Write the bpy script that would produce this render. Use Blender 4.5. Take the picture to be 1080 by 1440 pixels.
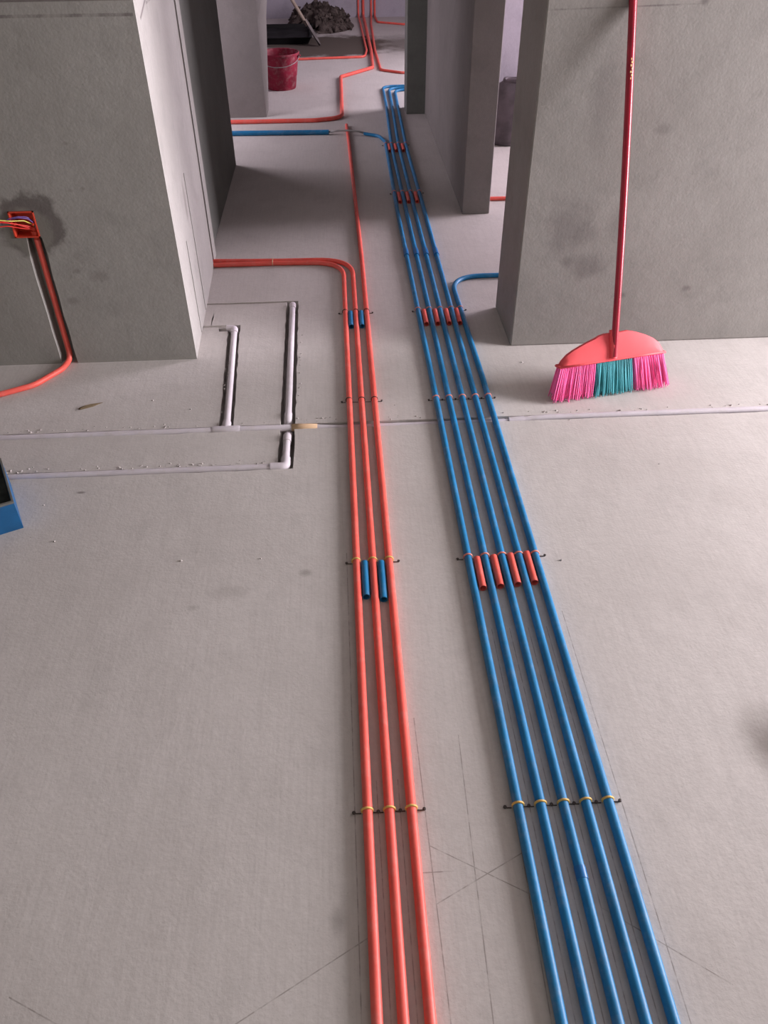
import bpy, bmesh, math, random
from mathutils import Vector, Matrix, noise

for o in list(bpy.data.objects):
    bpy.data.objects.remove(o, do_unlink=True)
scene = bpy.context.scene
COL = scene.collection
random.seed(7)

# ------------------------------------------------------------------ camera
H = 1.5
R = ((0.9983198, 0.04168905, -0.04024428),
     (-0.05765147, 0.64484616, -0.76213499),
     (-0.00582132, 0.76317459, 0.64616613))
cam_data = bpy.data.cameras.new('camera')
cam = bpy.data.objects.new('camera', cam_data)
COL.objects.link(cam)
cam.matrix_world = Matrix.Translation((0, 0, H)) @ Matrix(R).to_4x4()
cam_data.sensor_fit = 'VERTICAL'
cam_data.sensor_height = 36.0
cam_data.lens = 1110.0 / 1440.0 * 36.0
cam_data.clip_start = 0.02
scene.camera = cam

# ------------------------------------------------------------------ world, light, exposure
world = bpy.data.worlds.new('overcast')
scene.world = world
world.use_nodes = True
bg = world.node_tree.nodes['Background']
bg.inputs[0].default_value = (0.86, 0.88, 1.0, 1)
bg.inputs[1].default_value = 0.6

scene.view_settings.view_transform = 'Standard'
scene.view_settings.look = 'None'
scene.view_settings.gamma = 1.0
scene.view_settings.use_curve_mapping = False
scene.view_settings.exposure = 0.08


def area(name, loc, direction, w, h, power, colour):
    d = bpy.data.lights.new(name, 'AREA')
    d.shape = 'RECTANGLE'
    d.size, d.size_y = w, h
    d.energy = power
    d.color = colour
    o = bpy.data.objects.new(name, d)
    o.location = loc
    o.rotation_euler = Vector(direction).to_track_quat('-Z', 'Y').to_euler()
    COL.objects.link(o)
    return o


# daylight standing in each window or balcony opening of the flat
area('daylight_balcony', (4.64, 1.80, 1.3), (-1, 0, 0), 1.5, 2.0, 408, (1.0, 0.935, 0.985))
area('daylight_right_room', (4.64, 4.9, 1.05), (-1, 0, 0), 1.3, 1.7, 310, (1.0, 0.88, 1.0))
area('daylight_left_room', (-1.53, 5.70, 0.70), (1, 0, 0), 0.8, 1.1, 20, (1.0, 0.88, 1.0))
area('daylight_far_room', (2.34, 6.98, 1.4), (-1, 0, 0), 0.9, 1.8, 98, (1.0, 0.88, 1.0))
area('daylight_back', (-1.0, -3.14, 1.5), (0, 1, 0), 1.6, 1.4, 13, (0.97, 1.0, 0.70))


# ------------------------------------------------------------------ helpers
def tag(o, label=None, cat=None, group=None, kind=None):
    if label: o['label'] = label
    if cat: o['category'] = cat
    if group: o['group'] = group
    if kind: o['kind'] = kind
    return o


def empty(name, loc=(0, 0, 0), label=None, cat=None, group=None):
    o = bpy.data.objects.new(name, None)
    o.empty_display_size = 0.05
    o.location = loc
    COL.objects.link(o)
    return tag(o, label, cat, group)


def link(name, me, mat, parent=None, smooth=False):
    if mat is not None and not me.materials:
        me.materials.append(mat)
    if smooth:
        for p in me.polygons: p.use_smooth = True
    o = bpy.data.objects.new(name, me)
    COL.objects.link(o)
    if parent is not None:
        o.parent = parent
        # parents are Empties or meshes whose only transform is a translation
        o.matrix_parent_inverse = Matrix.Translation(parent.location).inverted()
    return o


class MB:
    """collects geometry for one mesh object"""
    def __init__(self):
        self.v, self.f = [], []

    def add(self, verts, faces):
        n = len(self.v)
        self.v += [tuple(p) for p in verts]
        self.f += [tuple(i + n for i in f) for f in faces]
        return self

    def box(self, x0, x1, y0, y1, z0, z1):
        v = [(x, y, z) for x in (x0, x1) for y in (y0, y1) for z in (z0, z1)]
        return self.add(v, [(0, 1, 3, 2), (4, 6, 7, 5), (0, 4, 5, 1), (2, 3, 7, 6), (0, 2, 6, 4), (1, 5, 7, 3)])

    def tube(self, pts, r, seg=12, caps=True, bore=None, radii=None):
        pts = [Vector(p) for p in pts]
        n = len(pts)
        tang = []
        for i in range(n):
            a = pts[max(i - 1, 0)]; b = pts[min(i + 1, n - 1)]
            tang.append((b - a).normalized())
        t0 = tang[0]
        up = Vector((0, 0, 1)) if abs(t0.z) < 0.9 else Vector((0, 1, 0))
        nrm = (up - t0 * up.dot(t0)).normalized()
        rings = []
        for i in range(n):
            t = tang[i]
            nrm = (nrm - t * nrm.dot(t)).normalized()
            bi = t.cross(nrm)
            rr = radii[i] if radii else r
            rings.append([pts[i] + (nrm * math.cos(2 * math.pi * k / seg) + bi * math.sin(2 * math.pi * k / seg)) * rr for k in range(seg)])
        v = [p for ring in rings for p in ring]
        f = []
        for i in range(n - 1):
            for k in range(seg):
                k2 = (k + 1) % seg
                f.append((i * seg + k, i * seg + k2, (i + 1) * seg + k2, (i + 1) * seg + k))
        if bore:
            # hollow ends: an annulus and an inner wall
            for e, i in ((0, 0), (1, n - 1)):
                c = pts[i]
                t = tang[i] * (1 if e == 0 else -1)
                base = len(v)
                inner = [c + (p - c) * (bore / r) for p in rings[i]]
                deep = [p + t * 0.03 for p in inner]
                v += inner + deep
                for k in range(seg):
                    k2 = (k + 1) % seg
                    o_, o2 = i * seg + k, i * seg + k2
                    q = [(o_, o2, base + k2, base + k), (base + k, base + k2, base + seg + k2, base + seg + k)]
                    if e == 0: q = [tuple(reversed(x)) for x in q]
                    f += q
                cap = tuple(base + seg + k for k in range(seg))
                f.append(cap if e == 1 else tuple(reversed(cap)))
        elif caps:
            f.append(tuple(reversed(range(seg))))
            f.append(tuple((n - 1) * seg + k for k in range(seg)))
        return self.add(v, f)

    def lathe(self, profile, c=(0, 0, 0), seg=28, wob=None):
        v, f = [], []
        for (r, z) in profile:
            for k in range(seg):
                a = 2 * math.pi * k / seg
                rr = r * (1 + (wob(a, z) if wob else 0))
                v.append((c[0] + rr * math.cos(a), c[1] + rr * math.sin(a), c[2] + z))
        for i in range(len(profile) - 1):
            for k in range(seg):
                k2 = (k + 1) % seg
                f.append((i * seg + k, i * seg + k2, (i + 1) * seg + k2, (i + 1) * seg + k))
        f.append(tuple(reversed(range(seg))))
        f.append(tuple((len(profile) - 1) * seg + k for k in range(seg)))
        return self.add(v, f)

    def relief(self, us, vs, depth, P):
        """stepped surface: every (u,v) cell sits at its own depth, with side faces at the steps"""
        nu, nv = len(us) - 1, len(vs) - 1
        D = [[depth((us[i] + us[i + 1]) / 2, (vs[j] + vs[j + 1]) / 2) for j in range(nv)] for i in range(nu)]
        idx = {}

        def vert(i, j, d):
            k = (i, j, round(d, 5))
            if k not in idx:
                idx[k] = len(self.v)
                self.v.append(tuple(P(us[i], vs[j], d)))
            return idx[k]
        for i in range(nu):
            for j in range(nv):
                d = D[i][j]
                self.f.append((vert(i, j, d), vert(i + 1, j, d), vert(i + 1, j + 1, d), vert(i, j + 1, d)))
                if i + 1 < nu and abs(D[i + 1][j] - d) > 1e-6:
                    e = D[i + 1][j]
                    self.f.append((vert(i + 1, j, d), vert(i + 1, j, e), vert(i + 1, j + 1, e), vert(i + 1, j + 1, d)))
                if j + 1 < nv and abs(D[i][j + 1] - d) > 1e-6:
                    e = D[i][j + 1]
                    self.f.append((vert(i, j + 1, d), vert(i + 1, j + 1, d), vert(i + 1, j + 1, e), vert(i, j + 1, e)))
        return self

    def build(self, name, mat, parent=None, smooth=False, bevel=0.0, fix=False, sharp=False):
        me = bpy.data.meshes.new(name)
        me.from_pydata(self.v, [], self.f)
        me.update()
        if fix:
            bm = bmesh.new(); bm.from_mesh(me)
            bmesh.ops.recalc_face_normals(bm, faces=bm.faces[:])
            bm.to_mesh(me); bm.free()
        o = link(name, me, mat, parent, smooth)
        if bevel:
            m = o.modifiers.new('bevel', 'BEVEL'); m.width = bevel; m.segments = 2; m.limit_method = 'ANGLE'
        if sharp:
            m = o.modifiers.new('edges', 'EDGE_SPLIT'); m.split_angle = math.radians(40)
        return o


def fillet(pts, r, steps=9):
    """round the corners of a polyline; r is one radius or one for each inner corner"""
    pts = [Vector(p) for p in pts]
    out = [pts[0]]
    for i in range(1, len(pts) - 1):
        rr = r[i - 1] if isinstance(r, (list, tuple)) else r
        a, b, c = pts[i - 1], pts[i], pts[i + 1]
        d1, d2 = (a - b), (c - b)
        l1, l2 = d1.length, d2.length
        d1.normalize(); d2.normalize()
        ang = d1.angle(d2)
        if ang > 3.05 or rr <= 0:
            out.append(b); continue
        t = min(rr / math.tan(ang / 2), l1 * 0.49, l2 * 0.49)
        p, q = b + d1 * t, b + d2 * t
        for s in range(steps + 1):
            k = s / steps
            out.append(p * (1 - k) ** 2 + b * 2 * k * (1 - k) + q * k * k)
    out.append(pts[-1])
    return out


def wavy(pts, amp=0.0012, every=0.35, seed=0):
    """long plastic pipes are never dead straight: subdivide and let them wander by a millimetre"""
    out = []
    pts = [Vector(p) for p in pts]
    for a, b in zip(pts, pts[1:]):
        n = max(1, int((b - a).length / every))
        for k in range(n):
            p = a.lerp(b, k / n)
            w = amp * noise.noise(Vector((p.x * 1.7 + seed * 9.1, p.y * 1.3, seed * 3.7)))
            out.append(Vector((p.x + w, p.y + (w if abs((b - a).x) > abs((b - a).y) else 0), p.z)))
    out.append(pts[-1])
    return out


# ------------------------------------------------------------------ materials
class NT:
    def __init__(self, name, rough=0.6, spec=0.3):
        self.m = bpy.data.materials.new(name)
        self.m.use_nodes = True
        self.t = self.m.node_tree
        self.b = self.t.nodes['Principled BSDF']
        self.b.inputs['Roughness'].default_value = rough
        self.b.inputs['Specular IOR Level'].default_value = spec
        self.pos = self.t.nodes.new('ShaderNodeNewGeometry').outputs['Position']

    def set(self, sock, v):
        if hasattr(v, 'is_linked') or isinstance(v, bpy.types.NodeSocket):
            self.t.links.new(v, sock)
        else:
            sock.default_value = v

    def math(self, op, a, b=0.0, c=None, clamp=False):
        n = self.t.nodes.new('ShaderNodeMath'); n.operation = op; n.use_clamp = clamp
        self.set(n.inputs[0], a); self.set(n.inputs[1], b)
        if c is not None: self.set(n.inputs[2], c)
        return n.outputs[0]

    def vmath(self, op, a, b):
        n = self.t.nodes.new('ShaderNodeVectorMath'); n.operation = op
        self.set(n.inputs[0], a); self.set(n.inputs[1], b)
        return n.outputs['Value'] if op in ('DOT_PRODUCT', 'LENGTH', 'DISTANCE') else n.outputs[0]

    def noise(self, scale, detail=4, rough=0.55, vec=None, stretch=None):
        v = vec or self.pos
        if stretch: v = self.vmath('MULTIPLY', v, stretch)
        n = self.t.nodes.new('ShaderNodeTexNoise')
        self.t.links.new(v, n.inputs['Vector'])
        n.inputs['Scale'].default_value = scale; n.inputs['Detail'].default_value = detail
        n.inputs['Roughness'].default_value = rough
        return n.outputs['Fac']

    def ramp(self, fac, a, b, lo=0.0, hi=1.0):
        n = self.t.nodes.new('ShaderNodeMapRange'); n.interpolation_type = 'SMOOTHSTEP'
        self.set(n.inputs[0], fac)
        n.inputs[1].default_value = a; n.inputs[2].default_value = b
        n.inputs[3].default_value = lo; n.inputs[4].default_value = hi
        return n.outputs[0]

    def mix(self, fac, a, b, mode='MIX'):
        n = self.t.nodes.new('ShaderNodeMix'); n.data_type = 'RGBA'; n.blend_type = mode
        self.set(n.inputs[0], fac)
        self.set(n.inputs[6], a if hasattr(a, 'is_linked') else (*a, 1))
        self.set(n.inputs[7], b if hasattr(b, 'is_linked') else (*b, 1))
        return n.outputs[2]

    def colour(self, c):
        self.set(self.b.inputs['Base Color'], c if hasattr(c, 'is_linked') else (*c, 1)); return self

    def bump(self, h, strength=0.2, dist=0.01):
        n = self.t.nodes.new('ShaderNodeBump')
        n.inputs['Strength'].default_value = strength; n.inputs['Distance'].default_value = dist
        self.t.links.new(h, n.inputs['Height'])
        self.t.links.new(n.outputs[0], self.b.inputs['Normal']); return self

    def blob(self, centre, radius, edge, scale=6.0, amount=0.5, flat=(1, 1, 1)):
        """mask of a stain or painted shadow patch with a ragged outline of its own"""
        d = self.vmath('SUBTRACT', self.pos, centre)
        d = self.vmath('MULTIPLY', d, flat)
        n = self.t.nodes.new('ShaderNodeVectorMath'); n.operation = 'LENGTH'
        self.t.links.new(d, n.inputs[0])
        L = self.math('MULTIPLY_ADD', self.math('SUBTRACT', self.noise(scale, 5, 0.6), 0.5), amount * radius * 2, n.outputs['Value'])
        return self.ramp(L, radius - edge, radius + edge, 1.0, 0.0)

    def line(self, a, b, width, axes='xy', soft=0.5):
        """mask of a thin drawn line from a to b on a flat surface"""
        i, j = {'xy': (0, 1), 'xz': (0, 2), 'yz': (1, 2)}[axes]
        dx, dy = b[0] - a[0], b[1] - a[1]
        L = math.hypot(dx, dy); tx, ty = dx / L, dy / L
        nv = [0, 0, 0]; tv = [0, 0, 0]
        nv[i], nv[j] = -ty, tx; tv[i], tv[j] = tx, ty
        d = self.math('SUBTRACT', self.vmath('DOT_PRODUCT', self.pos, nv), -ty * a[0] + tx * a[1])
        d = self.math('ABSOLUTE', d)
        m = self.ramp(d, width * soft, width, 1.0, 0.0)
        t = self.math('COMPARE', self.vmath('DOT_PRODUCT', self.pos, tv), tx * (a[0] + b[0]) / 2 + ty * (a[1] + b[1]) / 2, L / 2)
        return self.math('MULTIPLY', m, t)


def plaster(name, base, dark, extra=None, rough=0.92, blot=1.0):
    n = NT(name, rough, 0.15)
    big = n.ramp(n.noise(1.6, 5, 0.6), 0.35, 0.7)
    c = n.mix(big, base, dark)
    mid = n.ramp(n.noise(7.0, 4, 0.65), 0.50, 0.74, 0.0, 0.5 * blot)
    c = n.mix(mid, c, tuple(x * 0.72 for x in base))
    fine = n.ramp(n.noise(55, 3, 0.7), 0.3, 0.75, 0.0, 0.30)
    c = n.mix(fine, c, tuple(x * 0.75 for x in base))
    grit = n.ramp(n.noise(220, 2, 0.6), 0.62, 0.75, 0.0, 0.28)
    c = n.mix(grit, c, tuple(x * 0.5 for x in base))
    if extra: c = extra(n, c)
    n.colour(c)
    h = n.math('ADD', n.math('MULTIPLY', n.noise(9, 4, 0.6), 1.0), n.math('MULTIPLY', n.noise(130, 3, 0.6), 0.25))
    n.bump(h, 0.35, 0.006)
    return n.m


def floor_extra(n, c):
    # trowel streaks running with the pipes
    st = n.ramp(n.noise(1.0, 3, 0.6, stretch=(150, 5, 5)), 0.4, 0.75, 0.0, 0.16)
    c = n.mix(st, c, (0.33, 0.30, 0.28))
    st2 = n.ramp(n.noise(1.0, 3, 0.6, stretch=(60, 9, 5)), 0.62, 0.8, 0.0, 0.12)
    c = n.mix(st2, c, (0.75, 0.72, 0.72))
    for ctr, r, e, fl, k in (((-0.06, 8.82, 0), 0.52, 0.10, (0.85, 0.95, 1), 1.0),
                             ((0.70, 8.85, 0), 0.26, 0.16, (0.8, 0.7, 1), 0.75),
                             ((0.90, 0.93, 0), 0.05, 0.05, (1.0, 0.7, 1), 0.75),  # shadow of something out of view, painted into the floor colour
                             ((-0.335, 1.47, 0), 0.05, 0.03, (1, 2.0, 1), 0.18),
                             ((-0.13, 1.53, 0), 0.016, 0.012, (1, 1.5, 1), 0.35),
                             ((-0.055, 0.62, 0), 0.012, 0.012, (1, .6, 1), 0.35),
                             ((-0.42, 1.42, 0), 0.012, 0.012, (1, 1.5, 1), 0.25),
                             ((-0.82, 1.92, 0), 0.008, 0.005, (0.6, 1.5, 1), 0.6)):
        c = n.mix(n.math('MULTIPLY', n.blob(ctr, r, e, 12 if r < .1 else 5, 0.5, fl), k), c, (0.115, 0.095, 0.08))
    # pencil and chalk lines set out for the pipes
    lines = [((0.119, 1.05), (0.131, 0.30)), ((0.305, 0.86), (0.293, 0.30)), ((-0.020, 1.6), (-0.020, 0.3)),
             ((0.213, 1.0), (0.196, 0.3)), ((0.525, 1.35), (0.527, 0.3)),
             ((0.336, 1.3), (0.336, 0.3)), ((0.381, 1.3), (0.384, 0.3)), ((0.428, 1.3), (0.428, 0.3)), ((0.474, 1.3), (0.476, 0.3)),
             ((0.125, 0.640), (0.318, 0.735)), ((0.125, 0.752), (0.330, 0.632)), ((0.43, 0.615), (0.62, 0.475)),
             ((-0.26, 0.45), (-0.001, 0.590)), ((-0.62, 0.53), (-0.50, 0.47)),
             ((0.100, 0.70), (0.165, 0.70)), ((0.027, 0.9), (0.03, 0.3)), ((0.072, 0.9), (0.074, 0.3))]
    m = None
    for a, b in lines:
        q = n.line(a, b, 0.0014)
        m = q if m is None else n.math('MAXIMUM', m, q)
    brk = n.ramp(n.noise(38, 3, 0.6), 0.35, 0.6, 0.15, 0.55)
    c = n.mix(n.math('MULTIPLY', m, brk), c, (0.14, 0.115, 0.10))
    return c


def wall_left_extra(n, c):
    # damp patch of fresh mortar around the socket box
    halo = n.blob((-1.045, 2.72, 0.525), 0.105, 0.018, 16, 0.55, (1.0, 0.2, 1.0))
    core = n.blob((-1.055, 2.72, 0.500), 0.082, 0.015, 14, 0.5, (1.0, 0.2, 1.0))
    c = n.mix(n.math('MULTIPLY', halo, 0.85), c, (0.115, 0.10, 0.095))
    c = n.mix(n.math('MULTIPLY', core, 0.7), c, (0.22, 0.21, 0.185))
    brk = n.ramp(n.noise(14, 4, 0.7), 0.35, 0.65, 0.2, 0.75)
    l = n.line((-3, 1.124), (-0.575, 1.126), 0.0055, 'xz')
    c = n.mix(n.math('MULTIPLY', l, brk), c, (0.13, 0.11, 0.11))
    d = n.line((-3, 1.160), (-0.575, 1.164), 0.004, 'xz')
    c = n.mix(n.math('MULTIPLY', d, 0.7), c, (0.10, 0.08, 0.08))
    k = n.line((2.79, 1.105), (3.06, 1.165), 0.006, 'yz')
    c = n.mix(n.math('MULTIPLY', k, 0.75), c, (0.12, 0.10, 0.10))
    s = n.blob((-0.57, 3.06, 0.48), 0.03, 0.02, 20, 0.5, (0.2, 1.6, 0.45))
    c = n.mix(n.math('MULTIPLY', s, 0.5), c, (0.16, 0.14, 0.13))
    for x, z, r in ((-0.86, 0.34, .03), (-0.97, 0.25, .02), (-0.84, 0.64, .008), (-0.88, 0.635, .008), (-0.93, 0.36, .012), (-0.86, 0.78, .008)):
        c = n.mix(n.math('MULTIPLY', n.blob((x, 2.72, z), r, r * 0.6, 25, 0.7, (1, .2, 1.6)), 0.33), c, (0.15, 0.13, 0.12))
    return c


def wall_right_extra(n, c):
    brk = n.ramp(n.noise(14, 4, 0.7), 0.35, 0.65, 0.1, 0.7)
    l = n.line((0.65, 1.118), (1.12, 1.128), 0.003, 'xz')
    c = n.mix(n.math('MULTIPLY', l, brk), c, (0.14, 0.12, 0.12))
    for x, z, r, s, k in ((0.80, 0.46, .065, (1, .2, .7), .38), (0.895, 0.315, .05, (.8, .2, 1.2), .40), (0.875, 0.43, .03, (.9, .2, .9), .3),
                          (0.815, 0.34, .02, (1, .2, 1), .3), (1.05, 0.20, .01, (1, .2, 1), .5), (1.03, 0.215, .008, (1, .2, 1), .5),
                          (1.29, 0.22, .01, (.6, .2, 1), .5), (1.12, 1.135, .008, (.7, .2, 1), .7), (1.07, .78, .015, (.6, .2, 1), .3), (0.86, 0.86, .06, (1.6, .2, .5), .22),
                          (0.98, 0.47, .03, (1, .2, .6), .22)):
        c = n.mix(n.math('MULTIPLY', n.blob((x, 2.74, z), r, r * 0.7, 22, 0.9, s), min(0.8, k * 1.5)), c, (0.15, 0.135, 0.13))
    return c


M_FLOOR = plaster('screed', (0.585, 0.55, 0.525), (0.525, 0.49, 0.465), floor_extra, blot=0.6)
M_WALL_L = plaster('plaster_left', (0.335, 0.323, 0.302), (0.28, 0.268, 0.248), wall_left_extra)
M_WALL_R = plaster('plaster_right', (0.285, 0.270, 0.252), (0.24, 0.227, 0.21), wall_right_extra)
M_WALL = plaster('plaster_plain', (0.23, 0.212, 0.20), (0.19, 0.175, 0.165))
M_WALL_SHADE = plaster('plaster_shaded', (0.165, 0.17, 0.155), (0.13, 0.135, 0.12))  # corridor shade painted in: a darker, greener copy of the wall plaster
M_WALL_V = plaster('plaster_pale', (0.45, 0.42, 0.47), (0.40, 0.37, 0.42))
M_CEIL = plaster('ceiling_concrete', (0.33, 0.31, 0.30), (0.28, 0.27, 0.26))


def plastic(name, col, rough=0.38, var=0.12, spec=0.45, dust=0.0):
    n = NT(name, rough, spec)
    c = n.mix(n.ramp(n.noise(9, 3, 0.6), 0.35, 0.7, 0, 1), col, tuple(x * (1 - var) for x in col))
    if dust:
        c = n.mix(n.ramp(n.noise(26, 4, 0.7), 0.45, 0.75, 0, dust), c, (0.55, 0.50, 0.48))
    n.colour(c)
    n.bump(n.noise(160, 2, 0.5), 0.05, 0.002)
    return n.m


M_RED = plastic('red_conduit', (0.84, 0.125, 0.095), 0.48, 0.12, 0.35, 0.14)
M_BLUE = plastic('blue_conduit', (0.016, 0.20, 0.43), 0.48, 0.2, 0.35, 0.11)
M_BLUE2 = plastic('blue_coupling', (0.014, 0.15, 0.40), 0.36, 0.12)
M_WHITE = plastic('white_water_pipe', (0.64, 0.59, 0.63), 0.55, 0.08, 0.3, 0.6)
M_GREYPIPE = plastic('grey_bridge', (0.30, 0.29, 0.28), 0.35, 0.2)
M_TAN = plastic('tan_mortar_smear', (0.62, 0.43, 0.27), 0.8, 0.2, 0.2)
M_WIRE = plastic('rusty_tie_wire', (0.075, 0.055, 0.045), 0.7, 0.4, 0.3)
M_YEL = plastic('yellow_tie', (0.78, 0.50, 0.14), 0.5, 0.15)
M_PINKTIE = plastic('pink_tie', (0.78, 0.28, 0.22), 0.5, 0.15)
M_NAIL = plastic('nail_steel', (0.06, 0.045, 0.04), 0.5, 0.3)
M_BROOMRED = plastic('broom_plastic', (0.90, 0.10, 0.115), 0.58, 0.12)
M_HANDLE = plastic('broom_handle_paint', (0.38, 0.016, 0.038), 0.28, 0.25, 0.5)
M_PINK = plastic('pink_bristle', (1.0, 0.155, 0.43), 0.6, 0.2)
M_TEAL = plastic('teal_bristle', (0.07, 0.40, 0.45), 0.5, 0.35)
M_GOLD = plastic('gold_sticker', (0.70, 0.52, 0.22), 0.4, 0.6)
M_BOXRED = plastic('socket_box_plastic', (0.72, 0.07, 0.035), 0.4, 0.2)
M_WY = plastic('wire_yellow', (0.70, 0.62, 0.12), 0.4)
M_WR = plastic('wire_red', (0.80, 0.04, 0.03), 0.4)
M_WB = plastic('wire_violet', (0.16, 0.10, 0.33), 0.4)
M_CRATE = plastic('crate_blue', (0.012, 0.115, 0.29), 0.5, 0.3)
M_RIM = plastic('crate_rim', (0.17, 0.17, 0.155), 0.7, 0.4)
M_DARKLID = plastic('crate_dark_top', (0.035, 0.045, 0.042), 0.75, 0.7, 0.2)
M_BUCKET = plastic('bucket_plastic', (0.33, 0.018, 0.05), 0.6, 0.45, 0.3, 0.22)
M_STEEL = plastic('galvanised', (0.35, 0.34, 0.34), 0.35, 0.2)
M_TRAY = plastic('black_rubber', (0.012, 0.012, 0.012), 0.7, 0.5, 0.2)
M_WOOD = plastic('shovel_wood', (0.32, 0.26, 0.21), 0.7, 0.3, 0.2)
M_BLADE = plastic('shovel_steel', (0.17, 0.15, 0.145), 0.6, 0.4, 0.3)
M_SACK = plastic('sack_weave', (0.125, 0.105, 0.115), 0.85, 0.4, 0.2)
M_CHIP = plastic('wood_chip_brown', (0.20, 0.15, 0.09), 0.8, 0.5, 0.2)


def rubble_mat():
    n = NT('rubble', 0.95, 0.1)
    c = n.mix(n.ramp(n.noise(14, 5, 0.7), 0.35, 0.65), (0.045, 0.034, 0.03), (0.13, 0.105, 0.092))
    n.colour(c); n.bump(n.noise(40, 4, 0.7), 0.8, 0.02)
    return n.m


M_RUBBLE = rubble_mat()
M_CRUMB = plastic('mortar_crumb', (0.52, 0.48, 0.46), 0.95, 0.3, 0.1)

# ------------------------------------------------------------------ the room
CEIL = 2.8
struct = lambda o: tag(o, kind='structure')


def frange(a, b, s):
    n = max(1, round((b - a) / s))
    return [a + (b - a) * i / n for i in range(n)]


VA = (-0.437, -0.389)     # chase of the short branch
VB = (-0.231, -0.180)     # chase of the long branch
MY = (2.2185, 2.2500)       # chase of the long water pipe
LY = (1.9985, 2.0290)       # chase of the lower water pipe
S1 = (3.180, 3.197)
S2 = (2.974, 2.992)
xs = sorted(set([-3.2] + frange(-1.6, VA[0], 0.035) + [VA[0], VA[1]] + frange(VA[1] + .03, VB[0], 0.04) + [VB[0], VB[1]]
                + frange(VB[1] + .03, 1.9, 0.05) + [-0.60, 4.9]))
ys = sorted(set([-3.4] + [LY[0], LY[1]] + frange(LY[1] + .03, MY[0], 0.045) + [MY[0], MY[1]] + frange(MY[1] + .03, S2[0], 0.035)
                + [S2[0], S2[1]] + frange(S2[1] + .03, S1[0], 0.04) + [S1[0], S1[1], 11.0]))


def floor_depth(x, y):
    d = 0.0
    if MY[0] < y < MY[1]: d = 0.034
    if LY[0] < y < LY[1] and x < VB[1]: d = 0.034
    if VA[0] < x < VA[1] and MY[1] < y < S2[1]: d = 0.034
    if VB[0] < x < VB[1] and LY[0] < y < S1[1]: d = 0.06
    if S1[0] < y < S1[1] and -0.60 < x < VB[0]: d = 0.005
    if S2[0] < y < S2[1] and -0.60 < x < VA[0]: d = 0.006
    if 2.95 < y < S2[0] and VA[0] - 0.05 < x < VA[0]: d = 0.022
    return d


def floor_point(x, y, d):
    px, py = x, y
    if -1.7 < x < 2.0 and 1.95 < y < 3.25:
        v = Vector((x * 21, y * 21, 0.3))
        px += 0.0045 * noise.noise(v); py += 0.0035 * noise.noise(v + Vector((9, 4, 2)))
    if VA[0] - .08 < x < VA[1] + .08 and MY[1] <= y < 3.1:
        px -= 0.036 * (y - 2.26) / 0.7
    if VB[0] - .02 < x < VB[1] + .02 and MY[1] <= y < 3.25:
        px -= 0.012 * (y - 2.26) / 0.9
    return (px, py, -d)


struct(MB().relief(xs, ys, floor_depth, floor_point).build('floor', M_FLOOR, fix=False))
struct(MB().box(-3.2, 4.9, -3.4, 11.0, CEIL, CEIL + 0.15).build('ceiling', M_CEIL))


# the thick left wall, with the chase and socket recess in its front and two filled chases in its end
def wl_x(y): return -0.568 - 0.032 * (y - 2.72) / 1.01


BX = (-1.106, -1.020); BZ = (0.483, 0.573); GX = (-1.068, -1.017)
mb = MB()
us = [-3.2, BX[0], GX[0], BX[1], GX[1], -0.568]
zs = sorted([0.0] + frange(0.06, BZ[0], 0.07) + [BZ[0], BZ[1], CEIL])


def front_depth(x, z):
    if BX[0] < x < BX[1] and BZ[0] < z < BZ[1]: return 0.055
    if GX[0] < x < GX[1] and z < BZ[0]: return 0.042
    return 0.0


def front_point(x, z, d):
    j = 0.004 * noise.noise(Vector((x * 30, z * 14, 2))) if GX[0] - .001 <= x <= GX[1] + .001 and z < BZ[0] - .01 else 0
    if abs(x - GX[0]) < 1e-6 and d < 1e-6 and z < BZ[0] - .01: j -= 0.009      # splayed lip
    return (x + j, 2.72 + d, z)


mb.relief(us, zs, front_depth, front_point)
C0, C1 = 3.580, 3.622
ue = [2.72, 2.926, 2.940, 3.126, 3.141, C0, C1, 3.73]
ze = sorted(set([0.0, 0.375, 0.557] + frange(0.1, 0.557, 0.06) + [CEIL]))


def end_depth(y, z):
    if C0 < y < C1: return 0.03
    if 2.926 < y < 2.940 and z < 0.375: return 0.009
    if 3.126 < y < 3.141 and z < 0.557: return 0.009
    return 0.0


def end_point(y, z, d):
    j = 0.004 * noise.noise(Vector((y * 30, z * 12, 5))) if 2.8 < y < 3.2 else 0.0
    return (wl_x(y) - d, y + j, z)


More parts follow.
